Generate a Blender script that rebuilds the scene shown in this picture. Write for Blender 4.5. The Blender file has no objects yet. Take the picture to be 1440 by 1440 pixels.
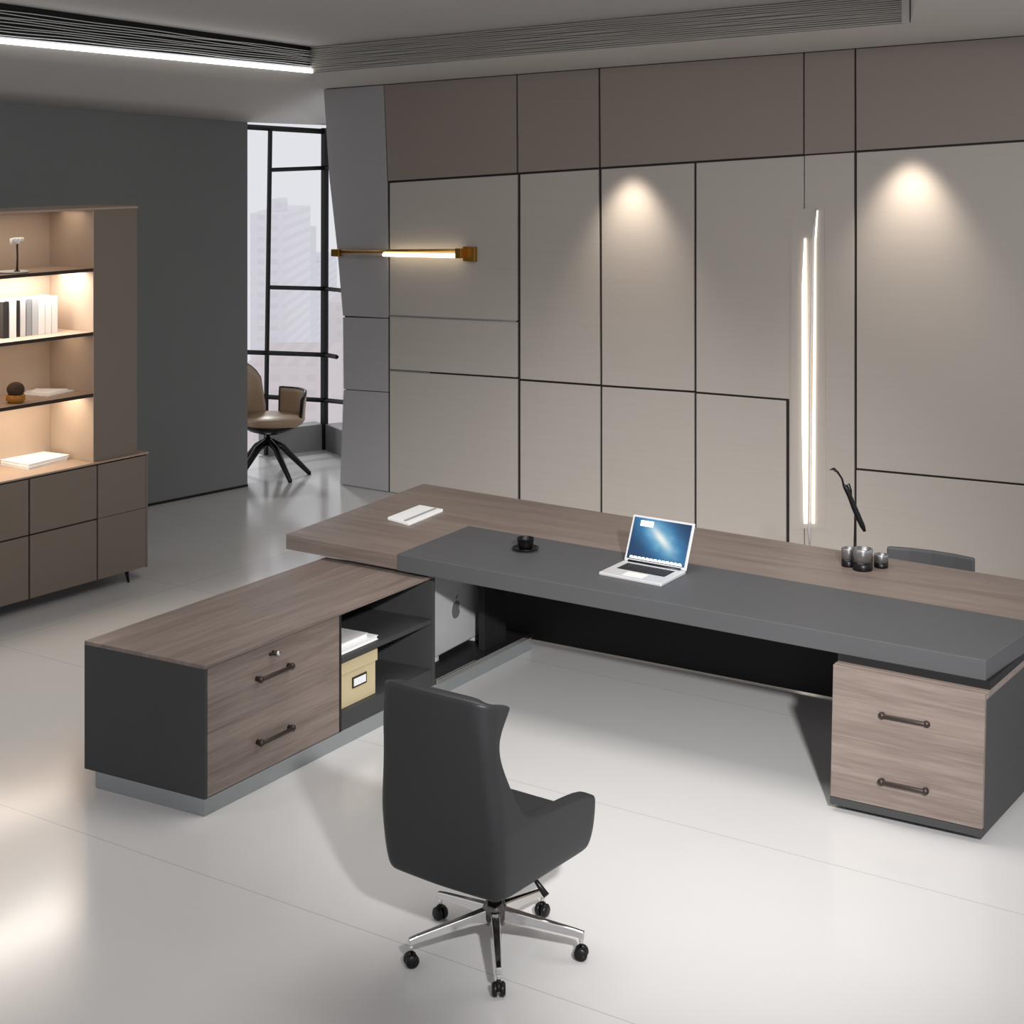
import bpy, bmesh, math, random
from mathutils import Vector
random.seed(4)
C = bpy.context.scene.collection
F, HZ, H = 2300.0, 200.0, 3.0
# surveying helpers: turn a sight line of the camera position into a point of the room
def W(x, y, z=0.0):
    Y = (H - z) * F / (y - HZ); return Vector(((x - 720) * Y / F, Y, z))
def AT(x, y, Y): return Vector(((x - 720) * Y / F, Y, H - (y - HZ) * Y / F))
def on_plane(x, y, p, d):      # vertical plane through p with direction d
    k = (x - 720) / F
    t = (p.x - k * p.y) / (k * d.y - d.x)
    return AT(x, y, p.y + t * d.y)
def cross_lines(p, q, r, s):
    a, b = q - p, s - r
    den = a.x * b.y - a.y * b.x
    t = ((r.x - p.x) * b.y - (r.y - p.y) * b.x) / den
    return p + a * t
def s2l(c): return tuple(((v / 255) / 12.92 if v / 255 <= .04045 else ((v / 255 + .055) / 1.055) ** 2.4) for v in c)

# ------------------------------------------------------------ materials
def new_mat(name):
    m = bpy.data.materials.new(name); m.use_nodes = True
    nt = m.node_tree; return m, nt, nt.nodes['Principled BSDF']
def plain(name, col, rough=.5, metal=0, spec=.5, noise=.0, scale=8, bump=0, bscale=200, coat=0):
    m, nt, b = new_mat(name)
    c = s2l(col)
    b.inputs['Base Color'].default_value = (*c, 1); b.inputs['Roughness'].default_value = rough
    b.inputs['Metallic'].default_value = metal; b.inputs['Specular IOR Level'].default_value = spec
    b.inputs['Coat Weight'].default_value = coat
    tc = nt.nodes.new('ShaderNodeTexCoord')
    if noise:
        n = nt.nodes.new('ShaderNodeTexNoise'); n.inputs['Scale'].default_value = scale; n.inputs['Detail'].default_value = 4
        mp = nt.nodes.new('ShaderNodeMapRange'); mp.inputs['To Min'].default_value = 1 - noise; mp.inputs['To Max'].default_value = 1 + noise
        mx = nt.nodes.new('ShaderNodeMix'); mx.data_type = 'RGBA'; mx.blend_type = 'MULTIPLY'; mx.inputs['Factor'].default_value = 1
        nt.links.new(tc.outputs['Object'], n.inputs['Vector']); nt.links.new(n.outputs['Fac'], mp.inputs['Value'])
        mx.inputs['A'].default_value = (*c, 1); nt.links.new(mp.outputs['Result'], mx.inputs['B'])
        nt.links.new(mx.outputs['Result'], b.inputs['Base Color'])
    if bump:
        n2 = nt.nodes.new('ShaderNodeTexNoise'); n2.inputs['Scale'].default_value = bscale
        bp = nt.nodes.new('ShaderNodeBump'); bp.inputs['Strength'].default_value = bump; bp.inputs['Distance'].default_value = .002
        nt.links.new(tc.outputs['Object'], n2.inputs['Vector']); nt.links.new(n2.outputs['Fac'], bp.inputs['Height'])
        nt.links.new(bp.outputs['Normal'], b.inputs['Normal'])
    return m
def wood(name, ang, dark, light, rough=.42, vertical=False):
    m, nt, b = new_mat(name)
    tc = nt.nodes.new('ShaderNodeTexCoord')
    r = nt.nodes.new('ShaderNodeVectorRotate'); r.rotation_type = 'Z_AXIS'; r.inputs['Angle'].default_value = -ang
    nt.links.new(tc.outputs['Object'], r.inputs['Vector'])
    def stretched(sx, sy, sz, scale, detail, dist=.6):
        mp = nt.nodes.new('ShaderNodeMapping'); mp.inputs['Scale'].default_value = (sx, sy, sz)
        nt.links.new(r.outputs['Vector'], mp.inputs['Vector'])
        n = nt.nodes.new('ShaderNodeTexNoise'); n.inputs['Scale'].default_value = scale; n.inputs['Detail'].default_value = detail
        n.inputs['Distortion'].default_value = dist
        nt.links.new(mp.outputs['Vector'], n.inputs['Vector']); return n
    n1 = stretched(.5, 9, 9, 1.3, 5); n2 = stretched(2.5, 60, 60, 1.6, 4, .2)
    mx = nt.nodes.new('ShaderNodeMath'); mx.operation = 'MULTIPLY_ADD'; mx.inputs[1].default_value = .45
    ad = nt.nodes.new('ShaderNodeMath'); ad.operation = 'MULTIPLY'; ad.inputs[1].default_value = .55
    nt.links.new(n1.outputs['Fac'], ad.inputs[0]); nt.links.new(n2.outputs['Fac'], mx.inputs[0]); nt.links.new(ad.outputs[0], mx.inputs[2])
    cr = nt.nodes.new('ShaderNodeValToRGB')
    cr.color_ramp.elements[0].position = .36; cr.color_ramp.elements[0].color = (*s2l(dark), 1)
    cr.color_ramp.elements[1].position = .62; cr.color_ramp.elements[1].color = (*s2l(light), 1)
    nt.links.new(mx.outputs[0], cr.inputs['Fac']); nt.links.new(cr.outputs['Color'], b.inputs['Base Color'])
    b.inputs['Roughness'].default_value = rough
    bp = nt.nodes.new('ShaderNodeBump'); bp.inputs['Strength'].default_value = .15; bp.inputs['Distance'].default_value = .001
    nt.links.new(n2.outputs['Fac'], bp.inputs['Height']); nt.links.new(bp.outputs['Normal'], b.inputs['Normal'])
    return m
def emit(name, col, strength):
    m, nt, b = new_mat(name)
    b.inputs['Base Color'].default_value = (*s2l(col), 1); b.inputs['Emission Color'].default_value = (*s2l(col), 1)
    b.inputs['Emission Strength'].default_value = strength; return m

DA = math.radians(-34)          # direction in which the desk and the panelled wall run
M = {}
M['wood_desk'] = wood('wood_desk', DA, (102, 89, 82), (128, 114, 105))
M['wood_cab'] = wood('wood_cabinet', math.radians(58), (98, 86, 79), (128, 114, 106))
M['wood_edge'] = plain('wood_shelf', (160, 138, 120), .5, noise=.12, scale=6)
M['pad'] = plain('pad_grey', (76, 76, 77), .5, spec=.25, noise=.05, scale=3, bump=.1, bscale=500)
M['dark'] = plain('dark_grey_board', (58, 58, 58), .55, spec=.25, noise=.05)
M['black'] = plain('black_board', (27, 26, 26), .6, spec=.25, noise=.05)
M['blackgloss'] = plain('black_plastic', (14, 12, 12), .35, spec=.25, noise=.05)
M['handle'] = plain('bronze_handle', (50, 40, 36), .4, .4, noise=.05)
M['leather'] = plain('black_leather', (37, 37, 38), .42, spec=.25, noise=.05, bump=.15, bscale=260)
M['chrome'] = plain('chrome', (205, 203, 200), .12, 1, noise=.03)
M['darkchrome'] = plain('smoked_chrome', (90, 85, 82), .2, 1, noise=.03)
M['alu'] = plain('aluminium', (205, 204, 203), .4, .35, noise=.04)
M['plinth'] = plain('plinth_metal', (140, 143, 144), .35, .35, noise=.05)
M['ceiling'] = plain('ceiling_paint', (198, 194, 189), .8, noise=.02, scale=2)
M['ceiling_top'] = plain('ceiling_paint_grey', (180, 178, 176), .8, noise=.02, scale=2)
M['greywall'] = plain('grey_wall_paint', (112, 114, 114), .75, noise=.05, scale=1.5)
M['taupe'] = plain('taupe_lacquer', (112, 101, 91), .45, noise=.03, scale=2)
M['taupe_line'] = plain('seam_dark', (30, 24, 22), .6, noise=.1)
M['shelf_back'] = plain('shelf_lining', (168, 148, 130), .55, noise=.08, scale=5)
M['white'] = plain('white_paper', (235, 233, 230), .6, noise=.02)
M['offwhite'] = plain('pale_cloth_cover', (214, 211, 208), .6, noise=.04)
M['greybook'] = plain('grey_card', (150, 152, 154), .6, noise=.05)
M['blackbook'] = plain('black_card', (34, 30, 30), .6, noise=.05)
M['brass'] = plain('brass', (178, 132, 62), .28, .9, noise=.06)
M['silver'] = plain('silver_seam', (200, 200, 198), .25, .8, noise=.05)
M['tan'] = plain('tan_leather', (150, 126, 100), .45, noise=.05, bump=.1)
M['cream'] = plain('cream_card', (184, 168, 132), .6, noise=.05)
M['label_white'] = plain('label_white', (222, 222, 222), .5, noise=.02)
M['frame'] = plain('window_frame_black', (8, 8, 8), .45, spec=.25, noise=.05)
M['curb'] = plain('curb_grey', (128, 126, 125), .5, noise=.05)
M['led'] = emit('led_strip', (255, 252, 248), 4.0)
M['ledw'] = emit('led_tube', (255, 246, 232), 3.2)
M['ledwarm'] = emit('led_warm', (255, 238, 205), 4.5)
M['pot_metal'] = plain('pot_metal', (150, 150, 150), .25, .85, noise=.05)
M['plug'] = plain('apple_mark', (96, 96, 97), .4, noise=.03)

# panel lacquer with faint brushed lines
def panel_mat(name, col, rough=.42):
    m, nt, b = new_mat(name)
    tc = nt.nodes.new('ShaderNodeTexCoord')
    mp = nt.nodes.new('ShaderNodeMapping'); mp.inputs['Scale'].default_value = (.3, .3, 60)
    n = nt.nodes.new('ShaderNodeTexNoise'); n.inputs['Scale'].default_value = 2.2; n.inputs['Detail'].default_value = 5
    nt.links.new(tc.outputs['Object'], mp.inputs['Vector']); nt.links.new(mp.outputs['Vector'], n.inputs['Vector'])
    cr = nt.nodes.new('ShaderNodeValToRGB'); c = Vector(s2l(col))
    cr.color_ramp.elements[0].position = .3; cr.color_ramp.elements[0].color = (*(c * .975), 1)
    cr.color_ramp.elements[1].position = .7; cr.color_ramp.elements[1].color = (*(c * 1.025), 1)
    nt.links.new(n.outputs['Fac'], cr.inputs['Fac']); nt.links.new(cr.outputs['Color'], b.inputs['Base Color'])
    b.inputs['Roughness'].default_value = rough; return m
M['panel'] = panel_mat('wall_panel_beige', (184, 176, 168))
M['panel_top'] = panel_mat('wall_panel_taupe', (142, 130, 121))
M['panel_grey'] = panel_mat('wall_panel_grey', (161, 159, 159))

# polished floor tiles
def floor_mat():
    m, nt, b = new_mat('floor_tiles')
    tc = nt.nodes.new('ShaderNodeTexCoord')
    mp = nt.nodes.new('ShaderNodeMapping'); mp.inputs['Rotation'].default_value = (0, 0, -DA); mp.inputs['Location'].default_value = (4.35, .625, 0)
    nt.links.new(tc.outputs['Object'], mp.inputs['Vector'])
    br = nt.nodes.new('ShaderNodeTexBrick'); br.offset = .0; br.inputs['Scale'].default_value = 1
    br.inputs['Brick Width'].default_value = 9.5; br.inputs['Row Height'].default_value = 1.53; br.inputs['Mortar Size'].default_value = .003
    br.inputs['Mortar Smooth'].default_value = .3
    br.inputs['Color1'].default_value = (*s2l((196, 193, 190)), 1); br.inputs['Color2'].default_value = (*s2l((192, 190, 188)), 1)
    br.inputs['Mortar'].default_value = (*s2l((168, 166, 164)), 1)
    nt.links.new(mp.outputs['Vector'], br.inputs['Vector'])
    n = nt.nodes.new('ShaderNodeTexNoise'); n.inputs['Scale'].default_value = .8; n.inputs['Detail'].default_value = 6
    nt.links.new(mp.outputs['Vector'], n.inputs['Vector'])
    mr = nt.nodes.new('ShaderNodeMapRange'); mr.inputs['To Min'].default_value = .95; mr.inputs['To Max'].default_value = 1.04
    nt.links.new(n.outputs['Fac'], mr.inputs['Value'])
    mx = nt.nodes.new('ShaderNodeMix'); mx.data_type = 'RGBA'; mx.blend_type = 'MULTIPLY'; mx.inputs['Factor'].default_value = 1
    nt.links.new(br.outputs['Color'], mx.inputs['A']); nt.links.new(mr.outputs['Result'], mx.inputs['B'])
    nt.links.new(mx.outputs['Result'], b.inputs['Base Color'])
    b.inputs['Roughness'].default_value = .16; b.inputs['Specular IOR Level'].default_value = .6
    return m
M['floor'] = floor_mat()
def glass_mat(name='window_glass', tint=(1, 1, 1), amount=.03):
    m = bpy.data.materials.new(name); m.use_nodes = True; nt = m.node_tree; nt.nodes.clear()
    o = nt.nodes.new('ShaderNodeOutputMaterial'); mx = nt.nodes.new('ShaderNodeMixShader'); mx.inputs[0].default_value = amount
    t = nt.nodes.new('ShaderNodeBsdfTransparent'); t.inputs[0].default_value = (*tint, 1)
    g = nt.nodes.new('ShaderNodeBsdfGlossy'); g.inputs['Roughness'].default_value = .02
    nt.links.new(t.outputs[0], mx.inputs[1]); nt.links.new(g.outputs[0], mx.inputs[2]); nt.links.new(mx.outputs[0], o.inputs[0]); return m
M['glass'] = glass_mat()
def amber_mat():
    m, nt, b = new_mat('amber_glass')
    b.inputs['Base Color'].default_value = (*s2l((205, 140, 50)), 1); b.inputs['Roughness'].default_value = .08
    b.inputs['Transmission Weight'].default_value = .5; b.inputs['IOR'].default_value = 1.45; return m
M['amber'] = amber_mat()
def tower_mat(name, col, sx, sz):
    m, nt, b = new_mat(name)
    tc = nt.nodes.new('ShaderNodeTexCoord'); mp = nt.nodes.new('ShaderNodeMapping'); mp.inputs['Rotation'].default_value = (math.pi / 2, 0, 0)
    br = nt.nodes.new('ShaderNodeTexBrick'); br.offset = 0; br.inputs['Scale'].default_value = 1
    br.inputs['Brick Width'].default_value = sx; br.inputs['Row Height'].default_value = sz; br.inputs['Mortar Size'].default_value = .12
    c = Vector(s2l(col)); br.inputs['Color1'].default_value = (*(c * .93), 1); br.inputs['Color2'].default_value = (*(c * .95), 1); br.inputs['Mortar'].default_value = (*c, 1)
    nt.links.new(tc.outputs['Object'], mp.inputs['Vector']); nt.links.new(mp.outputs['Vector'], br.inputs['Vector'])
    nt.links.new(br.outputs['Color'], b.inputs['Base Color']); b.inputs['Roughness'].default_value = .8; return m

# ------------------------------------------------------------ mesh helpers
class MB:
    def __init__(s): s.v, s.f, s.m, s.sm = [], [], [], []
    def add(s, verts, faces, smooth=False, mi=0):
        k = len(s.v); s.v += [Vector(q) for q in verts]
        for f in faces: s.f.append([i + k for i in f]); s.m.append(mi); s.sm.append(smooth)
        return s
    def prism(s, bot, top, mi=0):
        n = len(bot)
        s.add(list(bot) + list(top), [list(range(n))[::-1], list(range(n, 2 * n))] + [[i, (i + 1) % n, n + (i + 1) % n, n + i] for i in range(n)], False, mi)
        return s
    def poly(s, pts, z0, z1, mi=0): return s.prism([(p[0], p[1], z0) for p in pts], [(p[0], p[1], z1) for p in pts], mi)
    def obox(s, o, a, b, c, mi=0):     # box from corner o with edge vectors a, b, c
        o, a, b, c = Vector(o), Vector(a), Vector(b), Vector(c)
        return s.prism([o, o + a, o + a + b, o + b], [o + c, o + a + c, o + a + b + c, o + b + c], mi)
    def tube(s, pts, r, n=12, caps=True, mi=0, smooth=True):
        pts = [Vector(p) for p in pts]; rs = r if isinstance(r, (list, tuple)) else [r] * len(pts)
        vs = []; up = None
        for i, p in enumerate(pts):
            d = (pts[min(i + 1, len(pts) - 1)] - pts[max(i - 1, 0)]).normalized()
            if up is None: up = Vector((0, 0, 1)) if abs(d.z) < .9 else Vector((1, 0, 0))
            a = d.cross(up).normalized(); b = a.cross(d).normalized(); up = b
            for k in range(n):
                t = 2 * math.pi * k / n; vs.append(p + (a * math.cos(t) + b * math.sin(t)) * rs[i])
        fs = [[i * n + k, i * n + (k + 1) % n, (i + 1) * n + (k + 1) % n, (i + 1) * n + k] for i in range(len(pts) - 1) for k in range(n)]
        s.add(vs, fs, smooth, mi)
        if caps:
            m = len(vs); L = len(s.v) - m
            s.f.append([L + k for k in range(n)][::-1]); s.m.append(mi); s.sm.append(False)
            s.f.append([L + m - n + k for k in range(n)]); s.m.append(mi); s.sm.append(False)
        return s
    def lathe(s, c, prof, n=32, mi=0, axis=None, smooth=True):
        c = Vector(c); ax = Vector(axis or (0, 0, 1)).normalized()
        a = ax.orthogonal().normalized(); b = ax.cross(a)
        vs = [c + ax * z + (a * math.cos(2 * math.pi * k / n) + b * math.sin(2 * math.pi * k / n)) * r for r, z in prof for k in range(n)]
        m = len(prof)
        fs = [[i * n + k, i * n + (k + 1) % n, (i + 1) * n + (k + 1) % n, (i + 1) * n + k] for i in range(m - 1) for k in range(n)]
        if prof[0][0] > 1e-6: fs.append(list(range(n))[::-1])
        if prof[-1][0] > 1e-6: fs.append([(m - 1) * n + k for k in range(n)])
        return s.add(vs, fs, smooth, mi)
    def ball(s, c, r, n=20, sq=(1, 1, 1), mi=0):
        vs, fs = [], []; c = Vector(c); m = n // 2
        for i in range(m + 1):
            t = math.pi * i / m
            for k in range(n):
                p = 2 * math.pi * k / n
                vs.append(c + Vector((r * sq[0] * math.sin(t) * math.cos(p), r * sq[1] * math.sin(t) * math.sin(p), -r * sq[2] * math.cos(t))))
        for i in range(m):
            for k in range(n): fs.append([i * n + k, i * n + (k + 1) % n, (i + 1) * n + (k + 1) % n, (i + 1) * n + k])
        return s.add(vs, fs, True, mi)
    def build(s, name, mats, parent=None, bevel=0, seg=2, merge=True):
        base = Vector((0, 0, 0)); p = parent
        while p is not None: base += p.location; p = p.parent
        if parent is None:                     # a one-mesh thing gets its origin at its base
            xs = [v.x for v in s.v]; ys = [v.y for v in s.v]; zs = [v.z for v in s.v]
            loc = Vector(((min(xs) + max(xs)) / 2, (min(ys) + max(ys)) / 2, min(zs)))
        else: loc = Vector((0, 0, 0))
        me = bpy.data.meshes.new(name)
        me.from_pydata([v - base - loc for v in s.v], [], s.f)
        for m in (mats if isinstance(mats, list) else [mats]): me.materials.append(m)
        for i, pl in enumerate(me.polygons): pl.material_index = s.m[i]; pl.use_smooth = s.sm[i]
        bm = bmesh.new(); bm.from_mesh(me)
        if merge: bmesh.ops.remove_doubles(bm, verts=bm.verts, dist=1e-5)
        bmesh.ops.recalc_face_normals(bm, faces=bm.faces); bm.to_mesh(me); bm.free()
        o = bpy.data.objects.new(name, me); C.objects.link(o); o.location = loc; o.parent = parent
        if bevel:
            b = o.modifiers.new('bevel', 'BEVEL'); b.width = bevel; b.segments = seg; b.limit_method = 'ANGLE'; b.angle_limit = math.radians(40)
            b.harden_normals = False
        return o
def tag(o, label=None, cat=None, group=None, kind=None):
    if label: o['label'] = label
    if cat: o['category'] = cat
    if group: o['group'] = group
    if kind: o['kind'] = kind
    return o
def thing(name, loc, label, cat, group=None):
    o = bpy.data.objects.new(name, None); C.objects.link(o); o.location = Vector(loc); o.empty_display_size = .1
    return tag(o, label, cat, group)
def dirv(a): return Vector((math.cos(a), math.sin(a), 0))
Z = Vector((0, 0, 1))
def lerp(a, b, t): return a + (b - a) * t

# ------------------------------------------------------------ camera
cd = bpy.data.cameras.new('camera'); cam = bpy.data.objects.new('camera', cd); C.objects.link(cam)
cam.location = (0, 0, H); cam.rotation_euler = (math.pi / 2, 0, 0)
cd.sensor_width = 36; cd.lens = 36 * F / 1440; cd.shift_y = -(720 - HZ) / 1440; cd.clip_end = 500
bpy.context.scene.camera = cam

# ------------------------------------------------------------ room shell
tag(MB().poly([(-9, -3), (9, -3), (9, 14), (-.9, 16.2), (-1.84, 16.05), (-2.5, 15.6), (-9, 15.6)], -.12, 0).build('floor', M['floor']), kind='structure')

WB0, WB1 = W(548, 692), W(1440, 833); WD = (WB1 - WB0).normalized(); WN = Vector((WD.y, -WD.x, 0))
if WN.y > 0: WN = -WN                                  # towards the camera
def wp(x, y): return on_plane(x, y, WB0, WD)
def wfloor(x): p = wp(x, 700); return Vector((p.x, p.y, 0))
TOP = lambda x: 118 + (x - 548) * (50 - 118) / (1440 - 548)      # the wall's upper edge
# backing board behind the panels: dark joints
back = MB()
L0, R0 = wfloor(484), wfloor(1760)
bpts = [(458, TOP(458)), (466, 250), (475, 350), (481, 400), (487, 500), (484, 600), (481, 660)]
lf = wfloor(481)
ring = [wp(x, y) for x, y in bpts] + [lf, R0, wp(1760, TOP(1760))]
back.prism([p - WN * .01 for p in ring], [p - WN * .22 for p in ring])
wallb = tag(back.build('wall_back', M['taupe_line']), kind='structure')
def panel(pts, mat='panel', th=.012, floor=()):
    q = [wp(x, y) for x, y in pts]
    for i in floor: q[i].z = .004
    b = MB().prism([p - WN * .012 for p in q], [p + WN * (th - .002) for p in q])
    return b.build('wall_panel', M[mat], wallb, bevel=.003, seg=1)
TL = lambda x: 256 + (x - 546) * (198 - 256) / (1440 - 546)       # joint under the upper band
g = 1.6
# upper band
panel([(456, TOP(456) + 1), (540, TOP(540) + 1), (545, TL(545)), (547, 444), (546, 447), (483, 444), (475, 350), (464, 250)], 'panel_grey')
panel([(541, TOP(541) + 1), (726.5, TOP(727) + 1), (727, TL(727) - 1.5), (546.5, TL(546) - 1.5)], 'panel_top')
panel([(728.5, TOP(729) + 1), (842, TOP(842) + 1), (842.5, TL(842) - 1.5), (729.5, TL(729) - 1.5)], 'panel_top')
panel([(844.5, TOP(844) + 1), (1130, TOP(1130) + 1), (1130, TL(1130) - 1.5), (845.5, TL(845) - 1.5)], 'panel_top')
panel([(1132, TOP(1132) + 1), (1202, TOP(1202) + 1), (1202, TL(1202) - 1), (1132, TL(1132) - 1)], 'panel_top')
panel([(1204.5, TOP(1204) + 1), (1750, TOP(1750) + 1), (1750, TL(1750) - 1.5), (1205, TL(1205) - 1.5)], 'panel_top')
# grey column by the window
panel([(483, 446), (546, 448.2), (546, 551), (484, 547)], 'panel_grey')
panel([(484, 548), (546, 552), (546, 690), (479, 678)], 'panel_grey', floor=(2, 3))
# left bay
panel([(549, TL(549) + 1.5), (728, TL(728) + 1.5), (728, 451), (549, 443)])
panel([(549, 445), (728, 453), (728, 530.5), (549, 519)])
panel([(549, 521.5), (728, 533), (728, 720), (549, 692)], floor=(2, 3))
b = MB()
for (x0, y0, x1, y1) in [(549, 443, 727, 451), (549, 519.5, 605, 523)]:
    p, q = wp(x0, y0), wp(x1, y1); b.prism([p, q, q - Z * .012, p - Z * .012], [v + WN * .012 for v in (p, q, q - Z * .012, p - Z * .012)])
b.build('silver_joint', M['silver'], wallb)
# second, third, fourth bays
panel([(732.5, TL(732) + 1.5), (842, TL(842) + 1.5), (844, 540.5), (732.5, 532.5)])
panel([(732.5, 535.5), (844, 543.5), (844, 738), (732.5, 720)], floor=(2, 3))
panel([(846.5, TL(846) + 1.5), (976.5, TL(976) + 1.5), (976.5, 549.5), (847.5, 541)])
panel([(847.5, 544), (976.5, 552.5), (976.5, 759), (847.5, 738)], floor=(2, 3))
panel([(980, TL(980) + 1.5), (1131, TL(1131) + 1.5), (1131, 780), (1110.5, 780), (1110.5, 561), (980, 550.5)], floor=(2, 3))
panel([(980, 553.5), (1105.5, 563.5), (1105.5, 778), (980, 760)], floor=(2, 3))
panel([(1132.3, TL(1132) + 1), (1201.5, TL(1201) + 1), (1201.5, 790), (1132.3, 782)], floor=(2, 3))
panel([(1205.5, TL(1205) + 1.5), (1750, TL(1750) + 1.5), (1750, 709), (1205.5, 658)])
panel([(1205, 661), (1750, 712), (1750, 880), (1205, 795)], floor=(2, 3))

# left grey wall
GW0, GW1 = W(208, 712), W(348, 684); GD = (GW1 - GW0).normalized(); GN = Vector((GD.y, -GD.x, 0))
def gp(x, y): return on_plane(x, y, GW0, GD)
ga, gb = gp(-420, 500), GW1.copy(); ga.z = 0
gta, gtb = gp(-420, 143 - 420 * .0833), gp(348, 172)
tag(MB().prism([ga, gb, gtb, gta], [p - GN * .12 for p in (ga, gb, gtb, gta)]).build('wall_left', M['greywall']), kind='structure')
tag(MB().obox(ga + GN * .0, (gb - ga), GN * .008, Z * .02).build('baseboard_left', M['black']), kind='structure')

# ceiling: lower border, raised centre
c0 = 3.5 + .074 * 14.02 - .0043 * 1.05
def cp(x, y):
    kx, kz = (x - 720) / F, (HZ - y) / F
    Y = (c0 - 3) / (kz + .074 + .0043 * kx); return AT(x, y, Y)
def cz(X, Y): return c0 - .074 * Y - .0043 * X
E1, E2 = cp(438, 103), cp(1281, 32)
E0 = cp(0, 61); Eext = E1 + (E0 - E1) * 1.9
E3 = Vector((E2.x * .33 + .2, E2.y * .33, 0)); E3.z = cz(E3.x, E3.y)
E4 = Vector((Eext.x - .2, E3.y, 0)); E4.z = cz(E4.x, E4.y)
Tw0, Tw1 = wp(455, TOP(455)), wp(1760, TOP(1760))
win_top = W(456, 632); win_top = AT(456, 176, win_top.y)
soff = MB()
outL = Vector((gta.x - .3, gta.y - 9, 0)); outL.z = cz(outL.x, outL.y)
outR = Vector((Tw1.x + .2, 2.0, 0)); outR.z = cz(outR.x, outR.y)
wb = win_top + Vector((.5, .35, 0)); winl = AT(300, 165, 15.2)
NR = 14; rv = []
for i in range(NR + 1):
    u = i / NR; e, w_ = lerp(Eext, E1, u), lerp(gta, gtb, u)
    for j in range(5): rv.append(lerp(e, w_, j / 4))
soff.add(rv, [[i * 5 + j, i * 5 + j + 1, (i + 1) * 5 + j + 1, (i + 1) * 5 + j] for i in range(NR) for j in range(4)], True)
vs = [E1, gtb, win_top, Tw0, E2, Tw1, E3, E4, Eext, gta, outL, outR, wb, Tw0 - WN * .4, Tw1 - WN * .4, winl]
e4 = [lerp(E1, gtb, k / 4) for k in range(5)]
soff.add(e4 + [Tw0, win_top], [[0, 1, 5], [1, 2, 5], [2, 3, 6, 5], [3, 4, 6]], True)
soff.add(vs, [[1, 15, 2], [2, 12, 13, 3], [0, 3, 5, 4], [3, 13, 14, 5], [4, 5, 11, 6], [7, 6, 11, 10], [8, 7, 10, 9]], False)
so = soff.build('ceiling', M['ceiling'])
tag(so, kind='structure')
sm = so.modifiers.new('solid', 'SOLIDIFY'); sm.thickness = .04; sm.offset = 1
h0, h1, h2 = .285, .213, .2
U = [Eext + Z * (h0 + .06), E0 + Z * h0, E1 + Z * h1, E2 + Z * h2, E3 + Z * .24, E4 + Z * .3]
tag(MB().prism(U, [p + Z * .08 for p in U]).build('ceiling', M['ceiling_top']), kind='structure')
# plain risers on the camera's side of the raised centre
b = MB()
for p, q, a, c in [(E2, E3, h2, .24), (E3, E4, .24, .3), (E4, Eext, .3, h0 + .06)]:
    n = Z.cross(q - p).normalized() * .03
    b.prism([p, q, q + Z * c, p + Z * a], [v + n for v in (p, q, q + Z * c, p + Z * a)])
tag(b.build('trim_1', M['ceiling']), kind='structure')

# air grilles in the risers
def grille(name, p, q, hp, hq, slats, mback, mslat, label, z0, amp, inn, thick, fr):
    t = thing(name, (p + q) / 2, label, 'air vent')
    d = (q - p); n = inn
    MB().prism([p + Z * z0, q + Z * z0, q + Z * (hq + .03), p + Z * (hp + .03)], [v + n * .02 for v in (p + Z * z0, q + Z * z0, q + Z * (hq + .03), p + Z * (hp + .03))]).build('backing', mback, t)
    rnd = random.Random(7); sl = MB(); N = 90
    for k in range(slats):
        f = (k + .7) / (slats + .4) * (1 if fr else .84); ph = rnd.random() * 6
        pts = []
        for i in range(N + 1):
            u = i / N; hh = z0 + (lerp(hp, hq, u) - z0) * f
            hh += amp * math.sin(u * (9 + 3 * math.sin(ph)) + ph) * math.sin(u * 23 + k * .6)
            pts.append(p + d * u + Z * hh - n * .012)
        sl.tube(pts, thick, 6)
    sl.build('slats', mslat, t)
    f = MB()
    if fr:
        f.obox(q - d.normalized() * .05 - n * .03 + Z * z0, d.normalized() * .05, n * .05, Z * (hq - z0))
        f.build('frame', M['ceiling_top'], t)
    return t
nL = Z.cross(E1 - Eext).normalized()
if nL.dot(Vector((1, -1, 0))) > 0: nL = -nL          # pointing into the ceiling void
nR = Z.cross(E2 - E1).normalized()
if nR.dot(Vector((-1, -1, 0))) > 0: nR = -nR
M['slat_white'] = plain('slat_pale', (225, 225, 222), .5, noise=.05)
M['slat_grey'] = plain('slat_grey', (172, 168, 160), .6, noise=.05)
M['grille_back'] = plain('grille_back', (125, 122, 117), .8, noise=.05)
grille('ceiling_vent', Eext, E1, h0 + .06, h1, 9, M['frame'], M['slat_white'], 'black air vent with pale wavy slats above the white light strip at left', .05, .006, nL, .0035, False)
grille('ceiling_vent', E1, E2, h1, h2, 15, M['grille_back'], M['slat_grey'], 'long grey ribbed air vent running above the panelled wall', .0, .003, nR, .0045, True)
b = MB(); d = (E1 - Eext)
b.obox(Eext - nL * .02, d, -nL * -.03, Z * .034)
ls = tag(b.build('light_strip', M['led']), 'long white glowing light strip under the black ceiling vent', 'light')

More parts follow.
